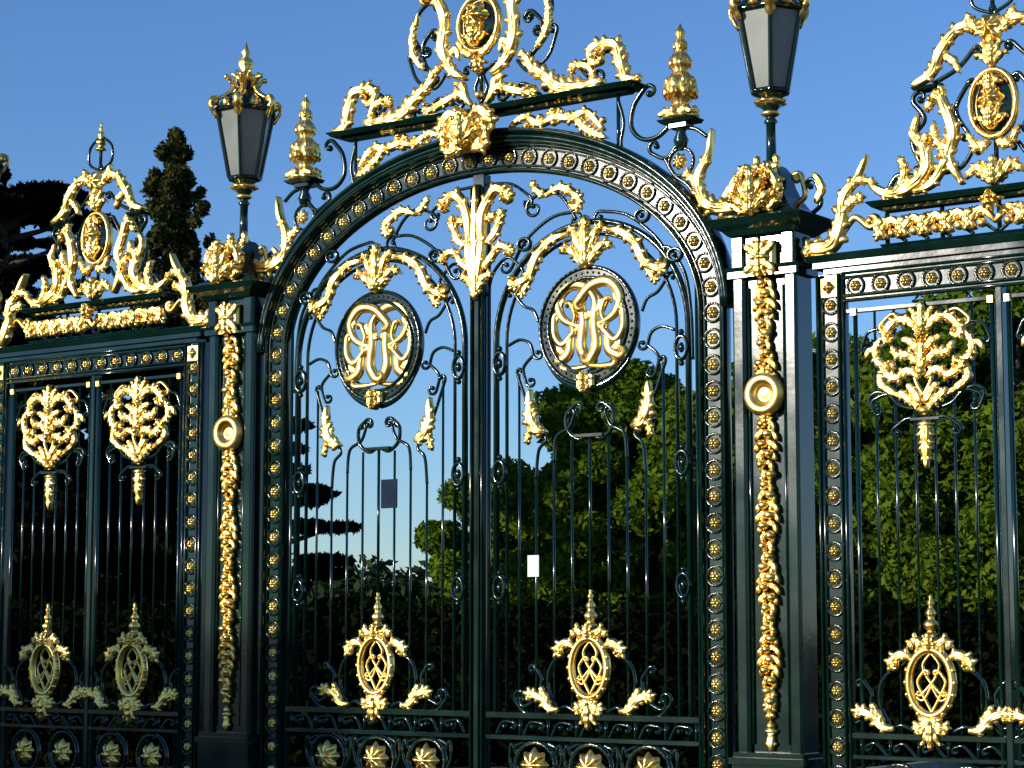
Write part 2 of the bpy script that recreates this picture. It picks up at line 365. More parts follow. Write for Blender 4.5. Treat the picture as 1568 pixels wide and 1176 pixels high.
def gleaf(s):
    CX=.87; cz=3.53
    o.push(1,CX,0)
    for R,r in ((.74,.02),(.655,.011)):
        tube(o.p,[(-R,1.05),(-R,cz)]+[(-R*math.cos(PI*i/36),cz+R*math.sin(PI*i/36)) for i in range(1,36)]+[(R,cz),(R,1.05)],r,r*1.4)
    vbar(o.p,-.80,.12,4.2,.011); vbar(o.p,.80,.12,4.0,.011)
    for zz in (3.38,2.65,1.88):
        for u in (-.70,.70):
            tube(o.p,ell(u,zz,.045,.075,n=18),.012,.02,y=-.02,closed=True,n=6); blob(o.p,u,-.02,zz,.02,.02,.035,8,5)
            blob(o.p,u,-.02,zz+.1,.02,.02,.02,8,4); blob(o.p,u,-.02,zz-.1,.02,.02,.02,8,4)
    rz=3.58
    ribbon(o.p,ell(0,rz,.305,.315,n=56),ell(0,rz,.37,.385,n=56),-.02,.03,True)
    tube(o.p,ell(0,rz,.305,.315,n=56),.014,.03,y=-.01,closed=True); tube(o.p,ell(0,rz,.37,.385,n=56),.014,.03,y=-.01,closed=True)
    for i in range(48):
        a=2*PI*i/48; blob(o.p,.338*math.cos(a),-.02,rz+.35*math.sin(a),.010,.010,.010,7,4)
    monogram(o,0,rz,1.1)
    palmette(o,0,3.96,.35,.05,-.03)
    def side(q):
        leaf(o.g,[(.14,4.2),(.27,4.17),(.38,4.08),(.45,3.95),(.55,3.9)],.05,.045,5,-.03,cb=(.04,1,.6))
        leaf(o.g,[(.42,3.98),(.5,3.86),(.53,3.82)],.036,.03,3,-.02)
        scroll(o.p,[(.6,3.86),(.52,3.76),(.44,3.72),(.4,3.64)],.011,ca=(.03,-1,.7))
        scroll(o.p,[(.64,3.5),(.55,3.53),(.47,3.5),(.44,3.42)],.011,cb=(.04,-1,.9))
        scroll(o.p,[(.44,3.42),(.52,3.34),(.5,3.24)],.011,cb=(.04,-1,.9))
        scroll(o.p,[(.57,3.3),(.5,3.12),(.44,2.98)],.011,ca=(.03,1,.6))
        leaf(o.g,[(.33,2.90),(.41,2.93),(.455,3.04),(.455,3.19)],.058,.045,3,-.02,start=.3)
        leaf(o.g,[(.4,2.98),(.46,2.9),(.475,2.82)],.034,.03,2,-.02)
        scroll(o.p,[(.03,2.86),(.09,2.84),(.17,2.9),(.18,3.0),(.12,3.06)],.013,cb=(.04,1,.9))
        scroll(o.p,[(.12,3.0),(.16,2.92),(.26,2.86),(.28,2.7)],.011,ca=(.03,-1,.7))
        scroll(o.p,[(.4,2.94),(.34,2.85),(.4,2.78),(.42,2.6)],.011,ca=(.04,-1,.6))
        tube(o.p,[(.38*math.cos(a),rz+.41*math.sin(a)) for a in [(-.12-.03*i)*PI for i in range(13)]],.03,.03,y=-.01,prof=lambda t:.15+1.0*t)
        for u,zt in ((.14,2.84),(.28,2.72),(.42,2.62),(.555,3.3)): vbar(o.p,u,1.05,zt,.0085)
    both(o,side)
    palmette(o,0,3.27,.12,.05,-.05,-1); box(o.g,-.07,.07,-.07,0,3.18,3.25,.015); palmette(o,0,3.13,.1,.05,-.05,1)
    box(o.p,-.11,.11,-.03,.03,2.85,2.87); vbar(o.p,0,1.86,2.86,.010)
    cartouche(o,0,1.36)
    for z0,z1 in ((1.03,1.065),(.89,.915),(.54,.57),(.14,.2)): box(o.p,-.81,.81,-.03,.04,z0,z1,.006)
    for i in range(7):
        u=-.66+i*.22
        scroll(o.p,[(u-.08,.92),(u-.03,1.0),(u+.05,1.0)],.009,cb=(.028,-1,.7))
        blob(o.p,u,-.02,.975,.018,.02,.018,7,4); vbar(o.p,u+.11,.915,1.03,.010)
    for u in (-.43,0,.43):
        tube(o.p,ell(u,.725,.155,.15,n=30),.013,.02,closed=True)
        rosette(o.g,u,.73,.115,.05,-.01,8); blob(o.g,u,-.05,.73,.035,.025,.035)
        for q in (1,-1):
            scroll(o.p,[(u+.155*q,.8),(u+.19*q,.86),(u+.2*q,.75),(u+.155*q,.66)],.009)
            scroll(o.p,[(u+.1*q,.87),(u+.15*q,.85)],.009,cb=(.03,-q,.7))
    for i in range(13): vbar(o.p,-.72+i*.12,.2,.54,.009)
    scroll(o.p,[(-.62,4.02),(-.5,4.2),(-.3,4.33),(-.12,4.35)],.012,ca=(.05,-1,.9),cb=(.06,-1,1.0))
    scroll(o.p,[(-.1,4.3),(-.2,4.45),(-.32,4.52),(-.45,4.48)],.012,cb=(.07,1,1.1))
    scroll(o.p,[(.1,4.33),(.3,4.28),(.5,4.12),(.6,3.98)],.012,ca=(.05,1,1.),cb=(.045,-1,.9))
    scroll(o.p,[(.62,4.02),(.72,3.85),(.76,3.6),(.77,3.3)],.012,ca=(.05,1,.8))
    leaf(o.g,[(-.33,4.48),(-.2,4.52),(-.08,4.45)],.042,.035,4,-.02,cb=(.05,-1,.8))
    leaf(o.g,[(-.33,4.48),(-.4,4.53),(-.44,4.6)],.036,.035,3,-.02)
    for (u,z) in ((.42,4.26),(-.5,4.17),(.66,3.98)):
        tube(o.p,ell(u,z,.05,.04,n=16),.012,.02,y=-.02,closed=True,n=6); blob(o.p,u,-.03,z,.022,.02,.02,8,4)
    o.pop()
both(o,gleaf)
def cs(s):
    leaf(o.g,[(.01,3.9),(.05,4.15),(.06,4.4),(.16,4.56),(.26,4.53)],.052,.05,6,-.06,cb=(.04,-1,.6))
    leaf(o.g,[(.03,4.2),(.14,4.24),(.2,4.36)],.042,.04,4,-.05,cb=(.03,1,.5))
    leaf(o.g,[(.02,4.02),(.1,4.07),(.19,4.17),(.27,4.15)],.036,.04,4,-.05,cb=(.03,-1,.6))
    leaf(o.g,[(.0,3.85),(.05,3.96),(.14,4.0)],.04,.04,3,-.05)
    leaf(o.g,[(.04,4.38),(.14,4.38),(.24,4.42)],.036,.04,3,-.05)
    scroll(o.p,[(.06,4.62),(.25,4.6),(.4,4.5)],.011,cb=(.05,-1,.8))
    scroll(o.p,[(.06,3.85),(.1,4.0),(.22,4.1),(.33,4.02)],.011,cb=(.05,-1,.9))
both(o,cs)
leaf(o.g,[(0,3.82),(0,4.2),(0,4.62)],.045,.05,6,-.06)
# keystone mask
box(o.g,-.15,.15,-.2,-.08,4.84,5.08,.03)
palmette(o,0,4.84,.28,.07,-.2,1); palmette(o,0,5.08,.2,.07,-.2,-1)
def km(s):
    leaf(o.g,[(.02,5.06),(.12,5.1),(.2,5.03)],.055,.05,3,-.17,cb=(.03,-1,.6)); leaf(o.g,[(.04,4.86),(.14,4.84),(.19,4.9)],.045,.05,3,-.17)
    leaf(o.g,[(.15,5.02),(.18,4.95),(.16,4.86)],.04,.05,3,-.18)
both(o,km)
# cornice slab
slab(o.p,-1.28,-.15,5.112,5.145,-.125,.09,.03); slab(o.p,.15,1.28,5.112,5.145,-.125,.09,.03); slab(o.p,-1.2,1.2,5.09,5.110,-.05,.05,.015); slab(o.p,-.17,.17,5.114,5.142,-.11,.08,.01)
def frieze(s):
    leaf(o.g,[(.28,4.98),(.4,5.03),(.52,4.97),(.66,5.0)],.040,.04,6,-.05,cb=(.03,1,.6))
    leaf(o.g,[(1.02,4.86),(.9,4.99),(.78,4.97),(.64,5.0)],.044,.04,6,-.05,cb=(.03,-1,.6))
    leaf(o.g,[(.8,4.96),(.92,4.86),(1.05,4.80)],.040,.04,4,-.05)
    for i in range(14):
        x=.3+i*.055; blob(o.g,x,-.05,4.985+.03*math.sin(i*1.9)-(.05 if i>9 else 0),.028,.03,.024,7,5)
    vbar(o.p,1.1,4.6,5.09,.012); scroll(o.p,[(1.1,5.05),(1.14,4.9),(1.12,4.75),(1.18,4.6)],.012)
    scroll(o.p,[(1.3,5.1),(1.22,5.0),(1.2,4.86),(1.28,4.77),(1.4,4.77),(1.52,4.86)],.016,ca=(.05,-1,.8))
    slab(o.p,1.44,1.70,4.83,4.855,-.09,.07,.02); box(o.p,1.50,1.64,-.05,.05,4.80,4.828,.008)
    lathe(o.p,[(.03,-.14),(.05,-.08),(.03,-.03),(.04,0)],1.57,0,4.80,10)
    lathe(o.g,[(.105,0),(.11,.025),(.08,.05),(.055,.085),(.05,.11),(.08,.15),(.1,.20),(.095,.25),(.06,.29),(.042,.315),(.065,.345),(.072,.385),(.05,.42),(.03,.45),(.045,.475),(.042,.505),(.02,.535),(.03,.56),(.028,.585),(.012,.605),(.0,.64)],1.57,0,4.856,24,mod=lambda a,z:1+.13*math.cos(8*a))
    for (zz,rr,k,sz) in ((4.90,.10,8,.026),(5.03,.095,8,.026),(5.10,.085,8,.022),(5.22,.066,6,.018),(5.33,.04,6,.013)):
        for i in range(k):
            a=2*PI*(i+.5*(k%3))/k; blob(o.g,1.57+rr*math.cos(a),rr*math.sin(a),zz,sz,sz,sz*1.5,7,5)
    for q in (1,-1): leaf(o.g,[(1.57,4.87),(1.57+.06*q,4.9),(1.57+.13*q,4.88)],.028,.03,3,-.07)
    scroll(o.p,[(1.56,4.72),(1.46,4.62),(1.36,4.66)],.014,cb=(.05,-1,.8))
    scroll(o.p,[(1.60,4.80),(1.68,4.78),(1.76,4.72)],.014,ca=(.03,1,.5))
    scroll(o.p,[(1.45,4.62),(1.52,4.5),(1.62,4.42),(1.7,4.3)],.014)
    rosette(o.g,1.57,4.58,.06,.03,-.02,7); tube(o.p,ell(1.57,4.58,.09,.09,n=22),.011,.015,closed=True)
    leaf(o.g,[(1.98,4.24),(1.86,4.24),(1.75,4.30),(1.71,4.44),(1.78,4.60),(1.81,4.76)],.066,.06,6,-.02,ca=(.035,-1,.7),start=.7)
    leaf(o.g,[(1.72,4.38),(1.66,4.46),(1.6,4.51)],.042,.04,3,-.02)
    # above slab
    leaf(o.g,[(1.28,5.17),(1.18,5.18),(1.14,5.30),(1.1,5.42),(.98,5.44)],.058,.055,6,-.02,cb=(.075,1,.9),start=.6)
    scroll(o.p,[(1.05,5.40),(.93,5.38),(.88,5.28)],.016,cb=(.07,1,1.1))
    leaf(o.g,[(1.0,5.2),(.84,5.17),(.66,5.2),(.52,5.32),(.36,5.42)],.075,.06,7,-.02,start=.35)
    leaf(o.g,[(.46,5.32),(.4,5.44),(.33,5.5)],.042,.04,3,-.02)
    leaf(o.g,[(.95,5.2),(.9,5.3),(.8,5.33)],.034,.04,3,-.03,cb=(.035,1,.6))
    scroll(o.p,[(.9,5.22),(.82,5.32),(.9,5.40)],.016,cb=(.04,-1,.9))
    scroll(o.p,[(.5,5.17),(.35,5.28),(.2,5.20)],.015,ca=(.05,1,.8),cb=(.04,-1,.8))
    leaf(o.g,[(.06,5.18),(.16,5.28),(.28,5.24),(.42,5.20)],.045,.045,5,-.02,cb=(.03,1,.6))
    leaf(o.g,[(.1,5.2),(.14,5.33),(.22,5.36)],.03,.04,3,-.02)
    leaf(o.g,[(.11,5.38),(.23,5.46),(.3,5.62),(.29,5.85),(.38,6.02)],.062,.055,6,-.03,start=.4,cb=(.06,-1,.8))
    leaf(o.g,[(.26,5.56),(.2,5.6),(.17,5.52)],.03,.03,3,-.02)
    scroll(o.p,[(.38,5.44),(.48,5.54),(.5,5.68),(.44,5.76)],.016,ca=(.03,1,.6),cb=(.05,1,1.))
    scroll(o.p,[(.5,5.62),(.58,5.76),(.54,5.92),(.42,6.0)],.016,ca=(.04,-1,.8),cb=(.06,1,1.))
    leaf(o.g,[(.47,5.5),(.56,5.62),(.57,5.78),(.52,5.9)],.036,.04,5,-.02)
    scroll(o.p,[(.3,5.45),(.4,5.36),(.55,5.44),(.62,5.6)],.013,cb=(.04,1,.9))
    leaf(o.g,[(.12,5.98),(.22,6.06),(.3,6.2)],.06,.05,4,-.02,cb=(.05,-1,.7))
    leaf(o.g,[(.05,6.1),(.14,6.25),(.1,6.42)],.06,.05,4,-.02)
    scroll(o.p,[(0,5.2),(.05,5.3),(.02,5.4),(.1,5.46)],.013,cb=(.03,-1,.7))
    leaf(o.g,[(.02,5.52),(.1,5.56),(.17,5.66)],.03,.04,3,-.05)
both(o,frieze)
blob(o.p,0,0,5.75,.17,.07,.2,20,12); tube(o.g,ell(0,5.75,.165,.195,n=30),.022,.04,y=-.02,closed=True)
rosette(o.g,0,5.79,.115,.07,-.065,6); palmette(o,0,5.59,.18,.05,-.07); palmette(o,0,5.96,.16,.04,-.03); palmette(o,0,5.52,.12,.04,-.03,-1)
vbar(o.p,0,5.16,5.6,.014); vbar(o.p,0,5.94,6.4,.014); finial(o,0,6.38,.35,.07)
for zz in (5.25,5.42): blob(o.g,0,-.02,zz,.035,.04,.03)
o.p.obj('iron_frame',PAINT,gate); o.g.obj('gilded_ornament',GOLD,gate)
b=Bld(); box(b,.395,.485,-.024,-.016,1.95,2.09,.002); b.obj('notice_plate',WHITE,gate)
b=Bld(); box(b,-.83,-.69,-.026,-.016,2.44,2.64,.002); b.obj('dark_notice_plate',SLATE,gate)

# ------------------------------------------------------------------ side panels
def panel(name,sx):
    e=empty(name,(XO,0,0)); e.scale=(XS,1,1); o=Orn(); o.push(sx,3.67*sx,0)
    HW=1.06
    def half(s):
        box(o.p,HW-.085,HW+.085,-.02,.05,.3,3.745,.006)
        for dx in (-.085,-.055,.055,.085): tube(o.p,[(HW+dx,.3),(HW+dx,3.74)],.012,.022,y=-.02,n=8)
        z=.42
        while z<3.6: stud(o,HW,z,-.021,.036); z+=.165
        box(o.g,HW-.055,HW+.055,-.045,-.02,3.605,3.715,.006); rosette(o.g,HW,3.66,.045,.03,-.045,4)
        vbar(o.p,HW-.15,.3,3.5,.013); vbar(o.p,.05,.3,3.55,.014)
        for i in range(6): vbar(o.p,.05+(i+1)*.1225,1.0,3.5,.0075)
        emblem(o,.47 if s*sx<0 else .50,3.17)
        o.push(1,.47,0)
        cartouche(o,0,1.30)
        for z0,z1 in ((.97,1.0),(.85,.87),(.45,.48),(.3,.36)): box(o.p,-.45,.5,-.028,.04,z0,z1,.005)
        for i in range(5):
            u=-.36+i*.18; scroll(o.p,[(u-.07,.87),(u,.94),(u+.05,.93)],.008,cb=(.022,-1,.7)); vbar(o.p,u+.09,.87,.97,.008)
        for u in (-.21,.21):
            tube(o.p,ell(u,.665,.15,.16,n=28),.012,.02,closed=True); rosette(o.g,u,.67,.105,.045,-.01,8); blob(o.g,u,-.05,.67,.03,.025,.03)
        o.pop()
        for (u) in (.05,HW-.15): box(o.g,u-.02,u+.02,-.035,-.015,3.48,3.52,.005)
        for k in range(5):
            x=.08+k*.14; leaf(o.g,[(x-.08,3.95),(x,4.03),(x+.08,3.97)],.038,.04,4,-.03,cb=(.025,-1,.5)); blob(o.g,x,-.04,3.95,.032,.03,.03,7,5)
            blob(o.g,x+.07,-.04,4.02,.03,.03,.03,7,5); leaf(o.g,[(x+.04,3.92),(x+.09,3.98),(x+.07,4.05)],.03,.04,3,-.04)
            scroll(o.p,[(x-.07,3.9),(x,3.96),(x+.05,4.06)],.012)
        leaf(o.g,[(1.17,3.91),(1.04,3.92),(.98,4.05),(.96,4.2),(.87,4.32),(.80,4.45)],.066,.06,6,-.02,ca=(.035,-1,.7),start=.7)
        leaf(o.g,[(.97,4.12),(.9,4.18),(.82,4.2)],.042,.04,4,-.02)
        leaf(o.g,[(.9,4.28),(.84,4.3),(.74,4.27)],.034,.04,3,-.02)
        scroll(o.g,[(.98,4.0),(.9,4.08),(.82,4.02)],.022,cb=(.045,-1,1.))
        # crest
        leaf(o.g,[(.78,4.26),(.66,4.19),(.52,4.22),(.42,4.32),(.44,4.46)],.058,.055,6,-.02,cb=(.04,1,.6),start=.4)
        leaf(o.g,[(.6,4.2),(.56,4.32),(.6,4.42)],.034,.04,3,-.02)
        scroll(o.p,[(.7,4.18),(.62,4.30),(.5,4.28)],.017,cb=(.04,-1,.8))
        leaf(o.g,[(.5,4.18),(.38,4.22),(.3,4.34)],.040,.05,4,-.03,cb=(.03,-1,.6))
        scroll(o.p,[(.44,4.3),(.52,4.5),(.44,4.62),(.5,4.72)],.016,ca=(.03,-1,.8),cb=(.05,1,.9))
        leaf(o.g,[(.2,4.2),(.28,4.36),(.25,4.52),(.32,4.72)],.050,.05,5,-.02,cb=(.04,-1,.5))
        leaf(o.g,[(.26,4.4),(.36,4.48),(.37,4.6)],.034,.04,3,-.02)
        leaf(o.g,[(.44,4.44),(.5,4.54),(.46,4.66)],.03,.04,3,-.02)
        slab(o.p,.34,.5,4.795,4.815,-.06,.06,.012)
        leaf(o.g,[(.5,4.83),(.38,4.88),(.32,5.0),(.22,5.12),(.13,5.14)],.048,.05,5,-.02,cb=(.035,1,.6),start=.6)
        leaf(o.g,[(.42,4.66),(.36,4.74),(.3,4.8)],.034,.04,3,-.02)
        leaf(o.g,[(.3,4.98),(.24,4.94),(.2,4.86)],.03,.04,3,-.02)
        scroll(o.p,[(.35,4.84),(.22,4.9),(.12,5.0)],.014,ca=(.035,-1,.8),cb=(.03,1,.8))
        scroll(o.p,[(.14,4.4),(.22,4.3),(.36,4.28)],.014,ca=(.03,1,.7),cb=(.04,1,.8))
        scroll(o.p,[(.17,4.5),(.24,4.65),(.16,4.8)],.014,ca=(.03,1,.7),cb=(.03,1,.8))
        scroll(o.p,[(.02,5.2),(.12,5.26),(.12,5.38),(.04,5.45)],.011,ca=(.03,-1,.6),cb=(.025,1,.7))
        leaf(o.g,[(.02,5.06),(.1,5.12),(.15,5.22)],.034,.04,3,-.03)
        leaf(o.g,[(.03,4.18),(.1,4.28),(.18,4.22)],.038,.04,3,-.03)
        leaf(o.g,[(.02,4.42),(.1,4.4),(.16,4.5)],.034,.04,3,-.04)
    both(o,half)
    box(o.p,-.975,.975,-.02,.05,3.575,3.745,.004)
    for z in (3.575,3.605,3.715,3.745): tube(o.p,[(-.975,z),(.975,z)],.011,.022,y=-.021,n=8)
    n=12
    for i in range(n): stud(o,-.975+(i+.5)*1.95/n,3.66,-.021,.036)
    box(o.p,-1.16,1.16,-.07,.08,3.78,3.813,.008); slab(o.p,-1.2,1.2,3.815,3.86,-.1,.1,.02); box(o.p,-1.1,1.1,-.04,.06,3.745,3.778,.006)
    box(o.p,-.98,.98,-.02,.03,3.50,3.52); box(o.p,-.02,.02,-.03,.05,.3,3.575,.005)
    slab(o.p,-.72,.72,3.862,3.89,-.05,.05,.015); slab(o.p,-.79,.79,4.115,4.15,-.10,.08,.03); slab(o.p,-.72,.72,4.09,4.113,-.05,.05,.02)
    for q in (-.7,-.35,0,.35,.7): vbar(o.p,q,3.89,4.09,.013,.02)
    palmette(o,0,4.16,.18,.05,-.04); palmette(o,0,4.12,.12,.05,-.1,-1)
    blob(o.p,0,0,4.65,.14,.06,.2,18,12); tube(o.g,ell(0,4.65,.14,.2,n=28),.018,.035,y=-.02,closed=True)
    palmette(o,0,4.49,.18,.04,-.06); palmette(o,0,4.82,.14,.04,-.06,-1); rosette(o.g,0,4.67,.085,.06,-.06,6)
    palmette(o,0,4.87,.18,.04,-.03); rosette(o.g,0,5.1,.1,.06,-.03,6); vbar(o.p,0,4.15,5.5,.013)
    finial(o,0,5.36,.22,.04)
    o.p.obj('iron_frame',PAINT,e); o.g.obj('gilded_ornament',GOLD,e)
    st=Bld(); box(st,3.67*sx-1.2,3.67*sx+1.2,-.18,.2,0,.29,.02); st.obj('stone_plinth',STONE,e)
panel('wrought_iron_fence_panel',1); panel('wrought_iron_fence_panel.001',-1)

# ------------------------------------------------------------------ piers
def pier(name,X):
    e=empty(name); o=Orn(); o.push(1,X,0)
    box(o.p,-.27,.27,-.18,.16,0,.12,.015); box(o.p,-.245,.245,-.155,.13,.12,.80,.01)
    box(o.p,-.265,.265,-.175,.15,.80,.84,.012); box(o.p,-.245,.245,-.15,.13,.84,.87,.01)
    box(o.p,-.215,.215,-.085,.10,.87,3.76,.006)
    for q in (1,-1):
        box(o.p,min(q*.135,q*.225),max(q*.135,q*.225),-.125,-.08,.87,3.76,.018)
        tube(o.p,[(q*.122,.92),(q*.122,3.70)],.010,.015,y=-.09,n=8)
    box(o.p,-.25,.25,-.15,.13,3.76,3.80,.012); slab(o.p,-.265,.265,3.80,3.825,-.165,.15,.012)
    box(o.p,-.215,.215,-.115,.10,3.825,4.03,.012)
    for q in (1,-1): box(o.p,min(q*.13,q*.22),max(q*.13,q*.22),-.14,-.11,3.83,4.02,.012)
    def sq(prof):
        vs=[];m=len(prof)
        for (r,z) in prof:
            for (a,c) in ((-1,-1),(1,-1),(1,1),(-1,1)): vs.append((a*r,.0+c*r*.78,z))
        fs=[(j*4+i,j*4+(i+1)%4,(j+1)*4+(i+1)%4,(j+1)*4+i) for j in range(m-1) for i in range(4)]+[(3,2,1,0),tuple((m-1)*4+i for i in range(4))]
        o.p.add(vs,fs,False)
    sq([(.22,4.02),(.25,4.05),(.30,4.075),(.34,4.115),(.33,4.122),(.29,4.13),(.24,4.15),(.19,4.19),(.15,4.25),(.12,4.33),(.10,4.42),(.07,4.46)])
    palmette(o,0,4.12,.3,.07,-.24); rosette(o.g,0,4.24,.075,.06,-.27,7)
    def side(s):
        leaf(o.g,[(.03,4.15),(.12,4.18),(.15,4.3),(.09,4.40)],.042,.06,4,-.2,cb=(.03,1,.6))
        scroll(o.g,[(.14,4.2),(.22,4.26),(.2,4.38)],.018,cb=(.035,1,.8),y=.02)
        leaf(o.g,[(.02,4.4),(.07,4.46),(.06,4.53)],.03,.04,3,-.06)
        scroll(o.p,[(.26,4.14),(.33,4.2),(.3,4.33)],.014,cb=(.04,1,.8),y=.02)
        leaf(o.g,[(.3,4.2),(.34,4.3),(.28,4.4)],.03,.03,3,.01)
    both(o,side)
    box(o.g,-.1,.1,-.165,-.11,3.76,3.97,.02); palmette(o,0,3.87,.13,.03,-.17); palmette(o,0,3.87,.13,.03,-.17,-1); rosette(o.g,0,3.87,.07,.04,-.175,4)
    for q in (1,-1):
        leaf(o.g,[(0,3.87),(q*.06,3.92),(q*.11,3.96)],.03,.03,2,-.17); leaf(o.g,[(0,3.87),(q*.06,3.82),(q*.11,3.78)],.03,.03,2,-.17)
    z=3.74; k=0; R=random.Random(int(X*10)+3)
    while z>1.16:
        if not (2.92<z<3.16):
            q=1 if k%2 else -1; w=.045+.022*math.sin(k*.9)
            for sg in (q,-q):
                leaf(o.g,[(0,z),(sg*w*.8,z-.02+R.uniform(-.01,.01)),(sg*w*1.2,z-.07)],.022,.03,2,-.105,n=4)
            blob(o.g,q*.022+R.uniform(-.012,.012),-.12,z-.02,.03+R.uniform(0,.014),.035,.028,8,5)
            if k%3: blob(o.g,-q*.03,-.11,z-.045,.022,.028,.022,7,4)
        z-=.062; k+=1
    leaf(o.g,[(0,1.22),(0,1.14),(0,1.06)],.04,.04,3,-.1)
    blob(o.g,0,-.1,1.03,.03,.03,.03); leaf(o.g,[(0,.88),(0,.96),(0,1.0)],.035,.03,2,-.1); blob(o.g,0,-.1,1.0,.05,.03,.018)
    lathe_y(o.g,[(.128,-.01),(.138,.015),(.136,.035),(.124,.055),(.104,.064),(.082,.062),(.066,.05),(.058,.03),(.045,.018),(.03,.022),(.001,.026)],0,-.11,3.03,32)
    for q in (1,-1): palmette(o,0,3.03+q*.11,.09,.03,-.11,q)
    o.p.obj('pier_body',PAINT,e); o.g.obj('gilded_ornament',GOLD,e)
def lantern(name,X):
    e=empty(name,(X,.0,4.45)); p=Bld(); g=Bld(); gl=Bld()
    lathe(p,[(.07,-.02),(.05,.02),(.032,.05),(.03,.28),(.045,.30),(.03,.32),(.03,.36),(.075,.40),(.05,.44),(.09,.465),(.12,.475),(.125,.49)],0,0,0,14)
    lathe(g,[(.04,.335),(.065,.35),(.04,.37)],0,0,0,14); lathe(g,[(.06,.395),(.095,.415),(.1,.43),(.06,.45)],0,0,0,24,mod=lambda a,z:1+.12*math.cos(8*a))
    r0,r1,z0,z1=.115,.215,.49,1.0
    lathe(gl,[(r0,z0),(r1,z1)],0,0,0,6,smooth=False)
    def bar3(b,a,c,r):
        a=Vector(a);c=Vector(c);d=(c-a).normalized();u=d.cross(Vector((0,0,1)))
        if u.length<.01:u=Vector((1,0,0))
        u.normalize();v=d.cross(u);vs=[]
        for P in (a,c):
            for k in range(6): w=P+u*r*math.cos(k*PI/3)+v*r*math.sin(k*PI/3); vs.append(tuple(w))
        b.add(vs,[(k,(k+1)%6,6+(k+1)%6,6+k) for k in range(6)])
    def rleaf(a,prof,w,th=.016):
        P=cat(prof,5); m=len(P); F=frames(P); ca,sa=math.cos(a),math.sin(a); vs=[]
        for i,(r,z) in enumerate(P):
            t=i/(m-1); s=w*(math.sin(PI*(.15+.8*t)))**.7*(.75+.25*abs(math.sin(PI*4*t))); nx,nz=-F[i][1]*th,F[i][0]*th
            for (cx,k) in ((-1,.0),(-.5,.8),(0,1.3),(.5,.8),(1,0),(0,-.6)):
                rr=r-nx*k; vs.append((rr*ca-sa*cx*s,rr*sa+ca*cx*s,z-nz*k))
        fs=[(i*6+k,i*6+(k+1)%6,(i+1)*6+(k+1)%6,(i+1)*6+k) for i in range(m-1) for k in range(6)]
        g.add(vs,fs)
    for i in range(6):
        a=i*PI/3; a2=a+PI/3; ca,sa=math.cos(a),math.sin(a)
        bar3(p,((r0+.006)*ca,(r0+.006)*sa,z0),((r1+.006)*ca,(r1+.006)*sa,z1),.015)
        bar3(p,(r1*ca,r1*sa,z1),(r1*math.cos(a2),r1*math.sin(a2),z1),.024)
        bar3(p,(r0*ca,r0*sa,z0),(r0*math.cos(a2),r0*math.sin(a2),z0),.014)
        rleaf(a,[(r1+.0,z1-.07),(r1+.03,z1-.02),(r1+.055,z1+.03),(r1+.04,z1+.075),(r1+.0,z1+.08)],.042)
        blob(g,(r1+.02)*ca,(r1+.02)*sa,z1+.05,.03,.03,.03,8,5)
        rleaf(a,[(r1+.0,z1+.07),(r1-.05,z1+.10),(r1-.1,z1+.14),(r1-.135,z1+.2)],.036)
        am=a+PI/6; rr=r1*.9
        rleaf(am,[(rr,z1-.005),(rr+.02,z1+.03),(rr+.01,z1+.07)],.04)
        rleaf(a,[(.05,z1+.17),(.09,z1+.2),(.125,z1+.25),(.15,z1+.255)],.03)
        blob(g,.15*ca,.15*sa,z1+.25,.02,.02,.02,7,5)
        rleaf(am,[(.04,z1+.22),(.07,z1+.27),(.1,z1+.3)],.022)
    lathe(p,[(r1+.015,z1),(r1-.005,z1+.025),(.19,z1+.06),(.14,z1+.11),(.08,z1+.15),(.06,z1+.19),(.07,z1+.22),(.03,z1+.26)],0,0,0,12)
    lathe(g,[(.05,1.21),(.075,1.25),(.05,1.29),(.03,1.31),(.055,1.35),(.05,1.39),(.02,1.42),(.035,1.45),(.015,1.48),(.002,1.53)],0,0,0,24,mod=lambda a,z:1+.14*math.cos(6*a))
    p.obj('lantern_frame',PAINT,e); g.obj('gilded_crown',GOLD,e); gl.obj('glass_panes',GLASS,e)
for i,X in enumerate((2.265,-2.17,5.24,-5.2)):
    sf='' if i==0 else '.%03d'%i
    pier('gate_pier'+sf,X); lantern('gate_lantern'+sf,X)

# ------------------------------------------------------------------ ground
b=Bld(); S=900; b.add([(-S,-S,0),(S,-S,0),(S,S,0),(-S,S,0)],[(0,1,2,3)],False); b.obj('ground',GRASS)
b=Bld(); b.add([(-25,-30,.004),(25,-30,.004),(25,-1,.004),(-25,-1,.004)],[(0,1,2,3)],False)
b.add([(-1.95,-1,.004),(1.95,-1,.004),(1.95,60,.004),(-1.95,60,.004)],[(0,1,2,3)],False); b.obj('driveway',ASPH)
b=Bld()
for q in (1,-1): box(b,q*2.03-.07,q*2.03+.07,.6,60,0,.11,.02)
b.obj('kerb',KERB)

